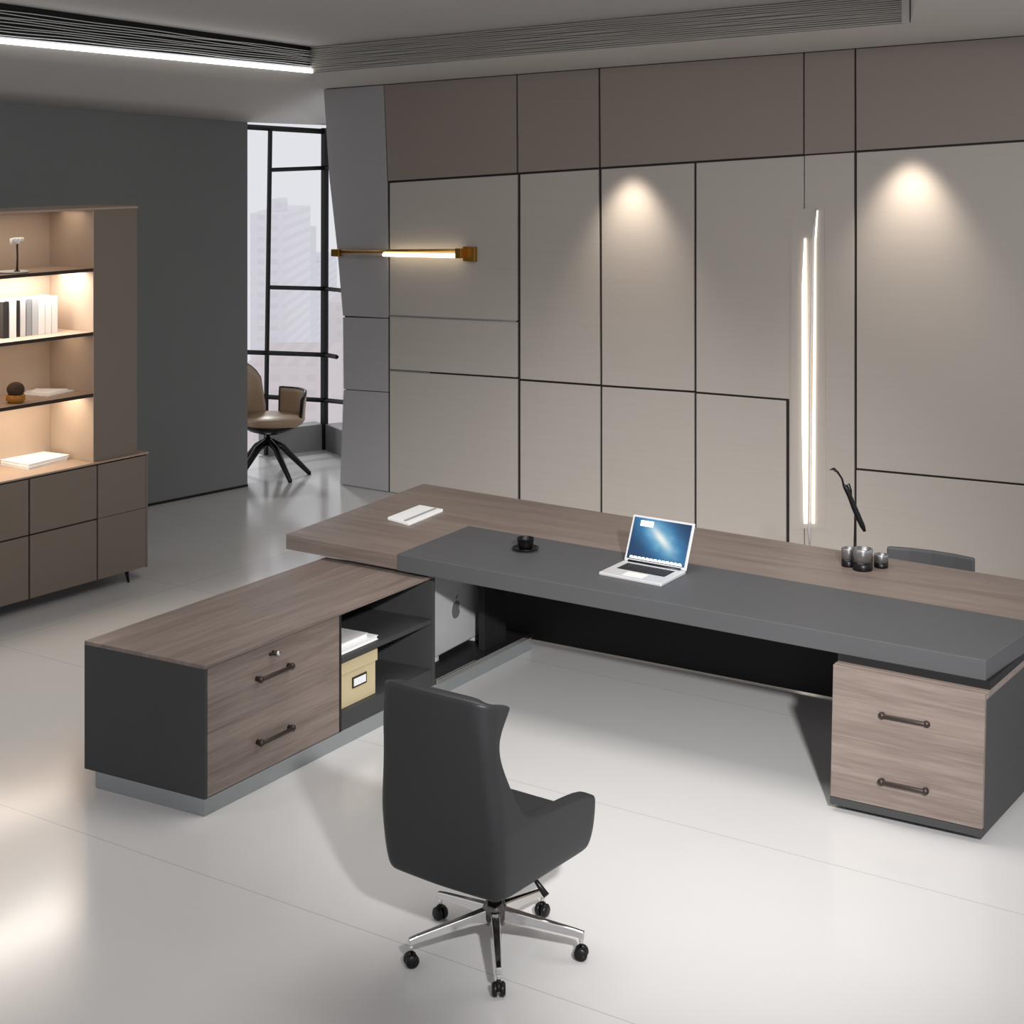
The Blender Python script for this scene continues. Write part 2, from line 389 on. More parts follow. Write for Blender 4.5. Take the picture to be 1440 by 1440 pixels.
# ------------------------------------------------------------ window corner
WA, WBc, WC = W(330, 648), W(456, 632), W(482, 643)
def wq(x, y):
    return on_plane(x, y, WBc, (WBc - WA).normalized()) if x <= 456 else on_plane(x, y, WBc, (WC - WBc).normalized())
wf = MB()
def bar(p, q, r=.03): wf.tube([p, q], r, 4, smooth=False)
bar(wq(380, 180), wq(374.5, 560), .022); bar(wq(374.5, 560), wq(374, 640), .022)
bar(wq(457, 180), wq(456, 636), .038)
bar(wq(340, 178), wq(457, 185), .026); bar(wq(380, 239), wq(457, 236), .02); bar(wq(458, 236), wq(470, 237), .02)
bar(wq(378, 404), wq(457, 406), .02); bar(wq(458, 406), wq(486, 409), .02)
bar(wq(340, 495), wq(457, 499), .022); bar(wq(458, 499), wq(474, 502), .022)
bar(wq(340, 556), wq(457, 563), .022); bar(wq(458, 563), wq(488, 566), .022)
wfo = tag(wf.build('window_1', M['frame']), kind='structure')
gl = MB()
gl.add([wq(330, 646), wq(456, 632), wq(456, 176), wq(330, 170)], [[0, 1, 2, 3]])
gl.add([wq(456.1, 632), wq(490, 646), wq(490, 176), wq(456.1, 176)], [[0, 1, 2, 3]])
gl.build('glass_pane', M['glass'], wfo)
cb = MB()
dA = (WBc - WA).normalized(); inA = Vector((dA.y, -dA.x, 0))
p0 = wq(376, 640); p0.z = 0; p1 = WBc.copy()
ht = .25
cb.prism([p0, p1, p1 - inA * .18, p0 - inA * .18], [v + Z * ht for v in (p0, p1, p1 - inA * .18, p0 - inA * .18)])
dC = (WC - WBc).normalized(); inC = Vector((dC.y, -dC.x, 0))
p2 = WBc + dC * .9
cb.prism([p1, p2, p2 - inC * .18, p1 - inC * .18], [v + Z * ht for v in (p1, p2, p2 - inC * .18, p1 - inC * .18)])
tag(cb.build('trim_2', M['curb']), kind='structure')

# towers outside, the haze put into their pale facade colours
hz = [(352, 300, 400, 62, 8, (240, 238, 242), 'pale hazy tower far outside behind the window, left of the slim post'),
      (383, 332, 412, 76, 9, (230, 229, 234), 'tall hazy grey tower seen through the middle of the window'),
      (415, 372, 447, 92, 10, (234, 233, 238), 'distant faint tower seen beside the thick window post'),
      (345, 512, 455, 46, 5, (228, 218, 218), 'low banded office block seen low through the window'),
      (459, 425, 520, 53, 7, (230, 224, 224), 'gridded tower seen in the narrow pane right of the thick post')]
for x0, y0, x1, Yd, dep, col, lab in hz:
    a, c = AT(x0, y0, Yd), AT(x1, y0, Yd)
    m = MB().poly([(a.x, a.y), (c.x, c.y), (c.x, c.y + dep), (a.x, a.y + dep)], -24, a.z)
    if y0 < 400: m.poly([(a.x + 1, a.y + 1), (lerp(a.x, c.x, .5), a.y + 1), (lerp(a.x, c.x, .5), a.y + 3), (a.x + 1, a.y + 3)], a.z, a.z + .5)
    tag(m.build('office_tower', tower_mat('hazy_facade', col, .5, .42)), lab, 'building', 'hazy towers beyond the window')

# ------------------------------------------------------------ executive desk
ZT, ZBt = .78, .695
A, B, Cc = W(402, 751, ZT), W(595, 680, ZT), W(1385.5, 929, ZT)
D = cross_lines(B, W(1440, 815, ZT), Cc, W(1438.7, 892.5, ZT))
desk = thing('executive_desk', ((A + Cc) / 2).to_2d().to_3d(), 'huge brown wooden executive desk with dark grey front pad and drawer pedestal', 'desk')
MB().poly([A, B, D, Cc], ZBt, ZT).build('desktop', M['wood_desk'], desk, bevel=.004)
fd = (Cc - A).normalized(); fn = Vector((fd.y, -fd.x, 0))
if fn.y > 0: fn = -fn
Ep = A + fd * (W(560, 779, ZT) - A).dot(fd); Fp = W(659, 740, ZT)
G = cross_lines(Fp, W(1438, 872.5, ZT), Cc, D)
o = .004; rs_ = (D - Cc).normalized().cross(Z)
MB().poly([Ep + fn * o, Fp, G + fd * .003, Cc + fn * o + fd * .003], ZBt - .002, ZT + .003).build('writing_pad', M['pad'], desk, bevel=.004)['label'] = 'dark grey front section of the desktop'
# support rails between the top and what carries it (the shadow gap)
def inner(p, k, r): return p
pbl, pbr = W(1167, 1130, .03), W(1381.5, 1178, .03); ptl, ptr = W(1171, 934, .66), W(1386, 976, .66)
pd = dirv(math.radians(56))
DP = .82
MB().prism([pbl + pd * .02, pbr + pd * .02, pbr + pd * DP, pbl + pd * DP], [ptl + pd * .02 - Z * .03, ptr + pd * .02 - Z * .03, ptr + pd * DP - Z * .03, ptl + pd * DP - Z * .03]).build('pedestal_body', M['dark'], desk, bevel=.002)
MB().prism([v - Z * .03 for v in (ptl + pd * .023, ptr + pd * .023, ptr + pd * DP, ptl + pd * DP)], [ptl + pd * .023, ptr + pd * .023, ptr + pd * DP, ptl + pd * DP]).build('pedestal_top', M['wood_desk'], desk, bevel=.002)
MB().prism([v + pd * .06 - Z * .0 for v in (ptl, ptr, ptr + pd * (DP - .1), ptl + pd * (DP - .1))], [Vector((v.x, v.y, ZBt)) + pd * .06 for v in (ptl, ptr, ptr + pd * (DP - .1), ptl + pd * (DP - .1))]).build('spacer', M['black'], desk)
pf = (pbr - pbl).normalized()
MB().obox(W(1167, 1130, 0) * 1 + pf * .07 + pd * .05, (pbr - pbl) * .88, pd * (DP - .12), Z * .03 + Vector((0, 0, 0))).build('foot', M['blackgloss'], desk)
def onface(u, w): return lerp(lerp(pbl, pbr, u), lerp(ptl - Z * .03, ptr - Z * .03, u), w)
def handle(p, q, out, parent, r=.0095):
    e = (q - p).normalized()
    h = MB()
    h.tube([p, p + out * .02, p + out * .03 + e * .012, q + out * .03 - e * .012, q + out * .02, q], [r * 1.3, r * 1.25, r, r, r * 1.25, r * 1.3], 10)
    h.ball(p + out * .024, r * 1.7, 12); h.ball(q + out * .024, r * 1.7, 12)
    h.build('handle', M['handle'], parent)
for w0, w1, hp, hq in [(.06, .5195, (1242, 1097), (1304, 1110)), (.5205, 1.049, (1243, 1004), (1306, 1016))]:
    c = [onface(.003, w0), onface(.997, w0), onface(.997, w1), onface(.003, w1)]
    dr = MB().prism([v + pd * .022 for v in c], c).build('drawer', M['wood_desk'], desk)
    p, q = on_plane(*hp, pbl, pf), on_plane(*hq, pbl, pf); p.z = q.z = (p.z + q.z) / 2
    handle(p, q, -pd * .999, dr)
c = [onface(0, 0), onface(1, 0), onface(1, .055), onface(0, .055)]
MB().prism([v + pd * .022 for v in c], c).build('bottom_rail', M['dark'], desk)
# back panel below the desk
m0, m1 = W(690, 888, .05), W(1290, 1004, .05)
ml, mr = W(749, 899, .012), W(1167, 980, .012); md = (mr - ml).normalized(); mn = Vector((-md.y, md.x, 0))
q0, q1 = ml - md * .85, mr + md * .75
MB().obox(q0, q1 - q0, mn * .025, Z * (ZBt - .012)).build('modesty_panel', M['black'], desk)
# frame beam under the top
MB().obox(ml - md * .3 - mn * .25 + Z * (ZBt - .06 - .05), md * 2.2, mn * .25, Z * .06).build('frame_beam', M['black'], desk)

# ------------------------------------------------------------ side cabinet (return)
cb0 = Vector((-1.367, 7.273, 0)); e1 = dirv(math.radians(58.3)); a0 = Vector((-1.997, 7.637, 0)); e2 = (a0 - cb0).normalized(); CD = (a0 - cb0).length
def spx(x):
    k = (x - 720) / F; return (k * cb0.y - cb0.x) / (e1.x - k * e1.y)
s1, s2, s3 = spx(480.5), spx(609), spx(747)
K = lambda s, t, z: cb0 + e1 * s + e2 * t + Z * z
ZC = .672
cab = thing('side_cabinet', K(s2 / 2, CD / 2, 0), 'low brown wooden side cabinet on grey metal plinth under the left desk end', 'cabinet')
def kb(s0, s1_, t0, t1, z0, z1, name, mat, parent=cab, bevel=.002, mb=None):
    m = mb or MB(); m.prism([K(s0, t0, z0), K(s1_, t0, z0), K(s1_, t1, z0), K(s0, t1, z0)], [K(s0, t0, z1), K(s1_, t0, z1), K(s1_, t1, z1), K(s0, t1, z1)])
    return m.build(name, mat, parent, bevel=bevel) if name else m
kb(0, s2 + .02, 0, CD, ZC - .018, ZC, 'cabinet_top', M['wood_cab'])
kb(0, .018, .0, CD, .075, ZC - .018, 'end_panel', M['dark'])
kb(.018, s1 - .02, .022, CD - .02, .08, ZC - .02, 'drawer_box', M['black'])
kb(s1 - .02, s1, .0, CD, .075, ZC - .018, 'divider', M['black'])
kb(s2, s2 + .02, 0, CD, .075, ZC - .018, 'side_panel', M['dark'])
kb(s1, s2, CD - .02, CD, .075, ZC - .018, 'back_panel', M['dark'])
kb(s1, s2, .006, CD - .02, .41, .434, 'shelf', M['dark'])
kb(s1, s2, .004, CD - .02, .075, .165, 'bottom_board', M['dark'])
kb(0.0, s3, .0, CD - .07, 0.0, .075, 'plinth', M['plinth'], bevel=.002)['label'] = 'grey metal plinth'
pl = kb(s2 + .02, s3, .0, CD, .076, .098, 'platform', M['black'])
kb(s2 + .02, s3, -.012, .0, .076, .104, 'platform_rail', M['chrome'])
kb(spx(692), spx(722), .05, .09, .098, ZBt, 'upright_panel', M['black'])
hs = []
for z0, z1, hp, hq, lock in [(.08, .3642, (362, 1043), (406, 1023), 0), (.365, ZC - .019, (361, 955), (405, 935), 1)]:
    dr = kb(.019, s1 - .021, -.0, .02, z0, z1, 'drawer', M['wood_cab'], bevel=0)
    p, q = on_plane(*hp, cb0, e1), on_plane(*hq, cb0, e1); p.z = q.z = (p.z + q.z) / 2
    handle(p, q, -e2, dr)
    if lock:
        l = on_plane(384, 918, cb0, e1); k2 = MB()
        k2.lathe(l, [(.012, 0), (.012, .014), (.009, .018), (0, .018)], 16, axis=-e2)
        k2.obox(l - e1 * .028 - Z * .006, e1 * .026, -e2 * .012, Z * .012)
        k2.build('lock', M['handle'], dr)
        MB().lathe(l - e2 * .018 + e1 * .006, [(.012, 0), (.013, .01), (.008, .016), (0, .016)], 14, axis=-e2).build('lock_key', M['chrome'], dr)['label'] = 'silver key head'
# spacer blocks carrying the desktop on the cabinet

# papers and box in the open bay
for k, (sa, sb, z0, z1, t0, mat, lab) in enumerate([(s1 + .03, s1 + .36, .434, .456, .04, 'white', 'larger white binder lying lowest on the dark cabinet shelf'), (s1 + .03, s1 + .30, .456, .48, .06, 'offwhite', 'smaller pale binder lying on top of the white one')]):
    t = thing('binder', K(sa, t0, z0), lab, 'binder', 'binders in the open bay')
    kb(sa, sb, t0, t0 + .24, z0, z0 + .003, 'cover', M[mat], t, .0005); kb(sa, sb - .005, t0 + .004, t0 + .236, z0 + .003, z1 - .003, 'pages', M['white'], t, 0)
    kb(sa, sb, t0, t0 + .24, z1 - .003, z1, 'cover', M[mat], t, .0005)
bx = thing('storage_box', K(s1 + .18, .2, .165), 'cream cardboard storage box with framed label in the cabinet bay', 'box')
kb(s1 + .03, s1 + .33, .035, .36, .165, .34, 'box_body', M['cream'], bx, .003)
kb(s1 + .022, s1 + .338, .027, .368, .335, .395, 'lid', M['cream'], bx, .003)
lb = kb(s1 + .13, s1 + .25, .030, .036, .245, .30, 'label_frame', M['handle'], bx, .001)
kb(s1 + .14, s1 + .24, .0285, .03, .254, .291, 'paper_label', M['label_white'], lb, 0)

# computer tower with a silver side
tp0, tp1 = W(611, 934, .098), W(677, 898.5, .098); td = (tp1 - tp0).normalized(); tn = Vector((-td.y, td.x, 0))
if tn.x > 0: tn = -tn
pc = thing('computer_tower', tp0 + td * .25 + tn * .1, 'silver computer tower with dark apple mark under the desk', 'computer')
tl_ = (tp1 - tp0).length
q = tp0 - td * .02 + Z * .03
MB().obox(q, td * (tl_ + .02), tn * .2, Z * .46).build('case', M['alu'], pc, bevel=.012, seg=3)
for s_ in (0.03, tl_ - .06):
    MB().obox(tp0 + td * s_ + tn * .01, td * .035, tn * .18, Z * .032).build('foot', M['alu'], pc, bevel=.004)
    MB().tube([tp0 + td * s_ + tn * .02 + Z * .485, tp0 + td * s_ + tn * .02 + Z * .51, tp0 + td * s_ + tn * .18 + Z * .51, tp0 + td * s_ + tn * .18 + Z * .485], .01, 8).build('top_handle', M['alu'], pc)
# the fruit mark: bitten outline with a leaf
def mark(c, ax, up, out, s):
    pts = []
    for i in range(40):
        t = 2 * math.pi * i / 40
        r = 1 - .10 * math.exp(-((t - math.pi / 2) / .3) ** 2) - .07 * math.exp(-((t - 1.5 * math.pi) / .25) ** 2)
        x, y = .86 * r * math.cos(t), r * math.sin(t)
        dx, dy = x - 1.05, y - .1
        dd = math.hypot(dx, dy)
        if dd < .45: x, y = 1.05 + dx / dd * .45, .1 + dy / dd * .45
        pts.append((x, y))
    P = [c + ax * x * s + up * y * s for x, y in pts]
    m = MB().prism(P, [v + out * .002 for v in P])
    leaf = [(0.02, 1.08), (.06, 1.3), (.2, 1.48), (.38, 1.56), (.36, 1.36), (.24, 1.18)]
    P = [c + ax * x * s + up * y * s for x, y in leaf]
    return m.prism(P, [v + out * .002 for v in P])
mc = on_plane(641, 857, q, td)
mark(mc + tn * -.0, td, Z, -tn, .052).build('fruit_mark', M['plug'], pc)['label'] = 'dark apple-shaped mark'

# ------------------------------------------------------------ things on the desk
ZP = ZT + .003
lap = thing('laptop', W(903, 804, ZP), 'open silver laptop showing a blue wallpaper on the grey pad', 'laptop')
l0, l1, l2, l3 = W(842, 804, ZP + .016), W(930, 821, ZP + .016), W(964.5, 803, ZP + .016), W(877.5, 787.5, ZP + .016)
lz = lambda v, z: Vector((v.x, v.y, z))
lc = [l0, l1, l2, l3]
MB().prism([lz(v, ZP) for v in lc], lc).build('base', M['alu'], lap, bevel=.004)
def lq(u, v, z=0): return lerp(lerp(l0, l1, u), lerp(l3, l2, u), v) + Z * z
kq = [lq(.12, .42), lq(.88, .42), lq(.88, .86), lq(.12, .86)]
kbd = MB().prism(kq, [v + Z * .001 for v in kq]).build('keyboard', M['blackgloss'], lap)
ks = MB()
for r in range(5):
    for c_ in range(13):
        u0, v0 = .13 + c_ * .0568, .435 + r * .082
        kk = [lq(u0, v0), lq(u0 + .05, v0), lq(u0 + .05, v0 + .07), lq(u0, v0 + .07)]; ks.prism([v + Z * .001 for v in kk], [v + Z * .003 for v in kk])
ks.build('keys', M['blackbook'], kbd)
tq = [lq(.34, .08), lq(.66, .08), lq(.66, .36), lq(.34, .36)]; MB().prism(tq, [v + Z * .0006 for v in tq]).build('trackpad', M['offwhite'], lap)
MB().tube([lq(.08, .985, .002), lq(.92, .985, .002)], .008, 10).build('hinge', M['blackgloss'], lap)
sBL, sBR = lq(0, 1), lq(1, 1)
sTL = Vector((.647, 8.707, 1.02)); sTR = sTL + (sBR - sBL)
sn = (sBR - sBL).cross(sTL - sBL).normalized()
if sn.y > 0: sn = -sn
MB().prism([sBL, sBR, sTR, sTL], [v - sn * .009 for v in (sBL, sBR, sTR, sTL)]).build('lid', M['alu'], lap, bevel=.003)
def sq(u, v, n=.001): return lerp(lerp(sBL, sBR, u), lerp(sTL, sTR, u), v) + sn * (n + .0006)
def screen_mat():
    m, nt, b = new_mat('laptop_screen')
    uv = nt.nodes.new('ShaderNodeUVMap'); sep = nt.nodes.new('ShaderNodeSeparateXYZ'); nt.links.new(uv.outputs[0], sep.inputs[0])
    def mth(op, a, b_=None, c=None):
        n = nt.nodes.new('ShaderNodeMath'); n.operation = op
        for i, v in enumerate((a, b_, c)):
            if v is None: continue
            if isinstance(v, (int, float)): n.inputs[i].default_value = v
            else: nt.links.new(v, n.inputs[i])
        return n.outputs[0]
    x, y = sep.outputs[0], sep.outputs[1]
    # rotated axes of a soft diagonal swirl
    cx, cy = mth('SUBTRACT', x, .52), mth('SUBTRACT', y, .58)
    a = math.radians(-42)
    u = mth('ADD', mth('MULTIPLY', cx, math.cos(a) * 1.4), mth('MULTIPLY', cy, math.sin(a)))
    v = mth('ADD', mth('MULTIPLY', cx, -math.sin(a) * 1.4), mth('MULTIPLY', cy, math.cos(a)))
    def blob(su, sv):
        r = mth('ADD', mth('POWER', mth('DIVIDE', mth('ABSOLUTE', u), su), 2), mth('POWER', mth('DIVIDE', mth('ABSOLUTE', v), sv), 2))
        return mth('POWER', 2.718, mth('MULTIPLY', r, -1))
    n = nt.nodes.new('ShaderNodeTexNoise'); n.inputs['Scale'].default_value = 5; n.inputs['Detail'].default_value = 5; nt.links.new(uv.outputs[0], n.inputs['Vector'])
    halo = mth('MULTIPLY', blob(.75, .33), mth('ADD', .55, mth('MULTIPLY', n.outputs['Fac'], .7)))
    core = blob(.3, .08)
    r1 = nt.nodes.new('ShaderNodeValToRGB'); nt.links.new(halo, r1.inputs['Fac'])
    r1.color_ramp.elements[0].color = (*s2l((22, 58, 98)), 1); r1.color_ramp.elements[1].color = (*s2l((125, 185, 215)), 1); r1.color_ramp.elements[1].position = .85
    e = r1.color_ramp.elements.new(.4); e.color = (*s2l((58, 122, 168)), 1)
    mx = nt.nodes.new('ShaderNodeMix'); mx.data_type = 'RGBA'; nt.links.new(core, mx.inputs['Factor']); nt.links.new(r1.outputs['Color'], mx.inputs['A']); mx.inputs['B'].default_value = (*s2l((238, 242, 235)), 1)
    b.inputs['Base Color'].default_value = (.01, .01, .01, 1); b.inputs['Roughness'].default_value = .15
    nt.links.new(mx.outputs['Result'], b.inputs['Emission Color']); b.inputs['Emission Strength'].default_value = 1.0
    return m
scr = MB(); scr.add([sq(.035, .06), sq(.965, .06), sq(.965, .955), sq(.035, .955)], [[0, 1, 2, 3]])
so_ = scr.build('screen', screen_mat(), lap)
uvl = so_.data.uv_layers.new(name='UVMap')
for li, lp in enumerate(so_.data.loops):
    co = so_.data.vertices[lp.vertex_index].co + lap.location
    best = min(range(4), key=lambda i: (Vector(scr.v[i]) - co).length)
    uvl.data[li].uv = [(0, 0), (1, 0), (1, 1), (0, 1)][best]
M['ui'] = emit('screen_window', (240, 246, 248), 1.0)
w_ = MB()
w_.add([sq(.15, .78, .0016), sq(.36, .78, .0016), sq(.36, .9, .0016), sq(.15, .9, .0016)], [[0, 1, 2, 3]]); w_.build('screen_window', M['ui'], so_); w_ = MB()
for i in range(13):
    u0 = .08 + i * .065; w_.add([sq(u0, .075, .0016), sq(u0 + .065, .075, .0016), sq(u0 + .05, .125, .0016), sq(u0 + .005, .125, .0016)], [[0, 1, 2, 3]])
w_.build('screen_dock', M['ui'], so_)

# black cup on a saucer
c = W(739, 774, ZP)
t = thing('cup', c, 'black cup on a round black saucer on the grey pad', 'cup')
MB().lathe(c, [(0, 0), (.04, 0), (.05, .006), (.073, .014), (.073, .018), (.05, .011), (0, .009)], 40).build('saucer', M['blackgloss'], t)
MB().lathe(c + Z * .011, [(0, 0), (.034, 0), (.042, .02), (.046, .055), (.048, .058), (.044, .058), (.040, .02), (.030, .006), (0, .006)], 40).build('bowl', M['blackgloss'], t)
# notebook with dark band
nq = [W(545, 731, ZT), W(575, 739.5, ZT), W(623, 719.5, ZT), W(590, 713.5, ZT)]
t = thing('notebook', (nq[0] + nq[2]) / 2, 'white notebook with dark band on the left end of the desk', 'notebook')
MB().prism(nq, [v + Z * .016 for v in nq]).build('cover', M['white'], t, bevel=.002)
bq = [lerp(nq[0], nq[1], .68), lerp(nq[0], nq[1], .80), lerp(nq[3], nq[2], .80), lerp(nq[3], nq[2], .68)]
bq = [lerp((bq[0] + bq[3]) / 2, v, .93) if i in (0, 3) else lerp((bq[1] + bq[2]) / 2, v, .93) for i, v in enumerate(bq)]
MB().prism([v + Z * .0155 for v in bq], [v + Z * .0175 for v in bq]).build('dark_band', M['greybook'], t)
# three metal pots
def pot(x, y, r, h, lab, white=False):
    c = W(x, y, ZT); t = thing('desk_pot', c, lab, 'pot', 'metal pots on the desk')
    MB().lathe(c, [(0, 0), (r * .96, 0), (r, .006), (r, h * .42), (0, h * .42)], 32).build('black_foot', M['blackgloss'], t)
    MB().lathe(c + Z * h * .42, [(r, 0), (r, h * .55), (r * .97, h * .58), (r * .86, h * .58), (r * .84, h * .2), (0, h * .2)], 32).build('metal_cup', M['pot_metal'], t)
    return t
pot(1193, 796, .036, .095, 'silver and black pot with a dark twig, left of the pot trio')
pot(1213, 801, .052, .11, 'largest silver and black pot, in front of the trio')
pot(1239, 797.5, .037, .068, 'smallest pale metal pot, at the right of the trio')
# dark twig
sY = W(1193, 796, ZT).y - .015
tw = thing('dark_twig', AT(1199, 787, sY), 'black dried twig with a long pod standing in a pot', 'twig')
MB().tube([AT(1199, 792, sY), AT(1201, 770, sY), AT(1202, 735, sY), AT(1202, 705, sY)], .0035, 8).build('stem', M['blackgloss'], tw)
MB().tube([AT(1186, 682, sY), AT(1190, 686, sY), AT(1195, 698, sY), AT(1201, 713, sY), AT(1207, 727, sY), AT(1213, 740, sY), AT(1216, 747, sY)], [.007, .015, .013, .015, .0155, .014, .008], 12).build('pod', M['blackgloss'], tw)
MB().tube([AT(1187, 685, sY), AT(1184, 673, sY), AT(1178, 664, sY), AT(1172, 659, sY)], [.006, .005, .006, .008], 8).tube([AT(1172, 659, sY), AT(1167, 661, sY)], [.006, .002], 6).tube([AT(1190, 684, sY), AT(1194, 680, sY), AT(1197, 690, sY), AT(1197, 700, sY)], .0045, 8).build('twig_tip', M['blackgloss'], tw)

# ------------------------------------------------------------ shell-type chair bodies
def shell(levels, arm_n, back_n, thick, origin, fwd, name, mat, parent, sub=2, drop=0.0):
    """levels: (z, half width, back v, front v, corner radius)"""
    rt = Vector((fwd.y, -fwd.x, 0)); rows = []
    for z, w, vb, vf, rc in levels:
        row = []
        side = [(w, vf), (w, vf - .022)] + [(w, lerp(vf - .022, vb + rc, i / arm_n)) for i in range(1, arm_n)]
        arc = []
        for i in range(back_n + 1):
            t = i / back_n * math.pi / 2
            arc.append((w - rc + rc * math.cos(t), vb + rc - rc * math.sin(t)))
        half = side + arc
        mid = [(0.45 * (w - rc), vb - .006), (0, vb - .01)]
        full = half + mid + [(-u, v) for u, v in (half + mid[:1])[::-1]]
        for u, v in full: row.append(origin + rt * u + fwd * v + Z * (z - drop * max(0, min(1, (z - .85) / .17)) * (v - vb)))
        rows.append(row)
    n = len(rows[0]); m = MB()
    m.add([p for r in rows for p in r], [[i * n + k, i * n + k + 1, (i + 1) * n + k + 1, (i + 1) * n + k] for i in range(len(rows) - 1) for k in range(n - 1)], True)
    o = m.build(name, mat, parent, merge=False)
    s = o.modifiers.new('solid', 'SOLIDIFY'); s.thickness = thick; s.offset = -1
    # keep the thickness on the inner side
    me = o.data; bm = bmesh.new(); bm.from_mesh(me); bm.faces.ensure_lookup_table()
    ctr = origin + fwd * .05 - parent.location; f0 = max(bm.faces, key=lambda f: f.calc_area())
    if f0.normal.dot(f0.calc_center_median() - ctr) < 0: bmesh.ops.reverse_faces(bm, faces=bm.faces)
    bm.to_mesh(me); bm.free()
    ss = o.modifiers.new('sub', 'SUBSURF'); ss.levels = ss.render_levels = sub
    return o
def cushion(origin, fwd, w, v0, v1, z0, z1, name, mat, parent, bev=.03):
    rt = Vector((fwd.y, -fwd.x, 0)); m = MB()
    P = [origin + rt * u + fwd * v for u, v in ((-w, v0), (w, v0), (w, v1), (-w, v1))]
    m.prism([p + Z * z0 for p in P], [p + Z * z1 for p in P])
    o = m.build(name, mat, parent, bevel=bev, seg=4)
    for p in o.data.polygons: p.use_smooth = True
    return o

# executive chair
hub = Vector((-.064, 6.07, 0)); cf = dirv(math.radians(54)); cr_ = Vector((cf.y, -cf.x, 0))
ch = thing('executive_chair', hub, 'high-backed black leather swivel chair with chrome star base in the foreground', 'chair')
org = hub + cr_ * -.045
lv = [(.322, .25, -.255, .26, .055), (.332, .268, -.272, .315, .055), (.42, .276, -.285, .335, .055), (.50, .279, -.293, .34, .055), (.55, .28, -.296, .335, .055),
      (.56, .28, -.297, -.08, .055), (.62, .275, -.302, -.145, .055), (.72, .262, -.31, -.19, .055), (.82, .252, -.318, -.235, .05),
      (.90, .250, -.324, -.24, .05), (.97, .250, -.33, -.205, .07), (1.03, .252, -.333, -.175, .08), (1.043, .251, -.333, -.175, .08)]
shell(lv, 3, 4, .062, org, cf, 'shell', M['leather'], ch, drop=.28)
cushion(org, cf, .205, -.22, .33, .36, .47, 'seat', M['leather'], ch, .035)
# padded inner back
m = MB(); P = []
for z, w, v in ((.45, .22, -.22), (.8, .20, -.245), (1.005, .20, -.27)):
    P.append([org + cr_ * u + cf * (v + dv) + Z * z for u, dv in ((-w, -.03), (w, -.03), (w, .05), (-w, .05))])
m.prism(P[0], P[1]); m.prism(P[1], P[2])
m.build('inner_back_pad', M['leather'], ch, bevel=.02, seg=3)
MB().lathe(hub, [(.0, .30), (.11, .30), (.13, .345), (0, .36)], 24).build('seat_plate', M['darkchrome'], ch)
MB().lathe(hub, [(.026, .14), (.026, .31), (0, .31)], 20).build('gas_column', M['chrome'], ch)
MB().lathe(hub, [(0, .10), (.04, .105), (.048, .13), (.045, .165), (.03, .19), (.026, .192)], 28).build('hub', M['darkchrome'], ch)
lvp = hub + cr_ * .12 + cf * .02 + Z * .31
MB().tube([lvp, lvp + cr_ * .05 - Z * .01, lvp + cr_ * .10 - Z * .055], [.006, .008, .013], 10).build('lever', M['blackgloss'], ch)
for a in (201.5, 131, 56, -12, -87):
    dd = dirv(math.radians(a)); sd = Vector((-dd.y, dd.x, 0)); R = .325
    m = MB()
    def sec(r, w, z0, z1): return [hub + dd * r + sd * w + Z * z0, hub + dd * r - sd * w + Z * z0, hub + dd * r - sd * w * .7 + Z * z1, hub + dd * r + sd * w * .7 + Z * z1]
    st = [sec(.03, .024, .118, .165), sec(.15, .019, .108, .142), sec(R - .02, .014, .085, .112), sec(R + .012, .013, .078, .104)]
    for i in range(3): m.prism(st[i], st[i + 1])
    m.build('base_leg', M['chrome'], ch, bevel=.004)
    c = hub + dd * R
    cs = MB(); cs.tube([c + Z * .085, c + Z * .05], .008, 8)
    w1 = MB()
    cs.build('caster_stem', M['chrome'], ch)
    cw = MB()
    for s_ in (-1, 1): cw.lathe(c + sd * s_ * .006 + Z * .0255, [(.0, 0), (.024, 0), (.0255, .004), (.0255, .012), (.02, .018), (0, .019)], 20, axis=sd * s_)
    cw.tube([c + Z * .026 + dd * .022 - Z * 0, c + Z * .046 + dd * .012, c + Z * .052, c + Z * .046 - dd * .012], .007, 8)
    cw.build('caster', M['blackgloss'], ch)

# visitor chair, only its back rises over the desk
vY = 9.05
va, vb_ = AT(1250, 790, vY + .1), AT(1372, 800, vY - .16)
vc = (va + vb_) / 2; vdir = (vb_ - va); vdir.z = 0; vdir.normalize(); vf = Vector((vdir.y, -vdir.x, 0))
if vf.y > 0: vf = -vf
vc.z = 0; ztop = 3 - (775 - HZ) * vc.y / F
vch = thing('visitor_chair', vc + vf * .12, 'low grey chair behind the desk with only its backrest showing', 'chair')
m = MB(); w = .245; rows = []
P = [[vc + vdir * u + Z * z + vf * (0.0 + .04 * (u / w) ** 2) for u in (-w, -w * .5, 0, w * .5, w)] for z in (ztop - .30, ztop - .15, ztop)]
for j in range(2):
    for i in range(4):
        a, b_, c, d_ = P[j][i], P[j][i + 1], P[j + 1][i + 1], P[j + 1][i]
        m.prism([a, b_, c, d_], [v - vf * .035 for v in (a, b_, c, d_)])
bo = m.build('backrest', M['pad'], vch, bevel=.0)
bo.modifiers.new('w', 'WELD'); 
bb = bo.modifiers.new('b', 'BEVEL'); bb.width = .012; bb.segments = 3; bb.limit_method = 'ANGLE'
cushion(vc, vf, .235, .02, .40, .36, .43, 'seat', M['pad'], vch, .02)
for s_ in (-1, 1):
    MB().tube([vc + vdir * .2 * s_ - vf * .02 + Z * (ztop - .1), vc + vdir * .2 * s_ - vf * .01 + Z * .37, vc + vdir * .22 * s_ - vf * .05], .012, 8).build('leg', M['darkchrome'], vch)
    MB().tube([vc + vdir * .2 * s_ + vf * .36 + Z * .37, vc + vdir * .215 * s_ + vf * .38], .012, 8).build('leg', M['darkchrome'], vch)

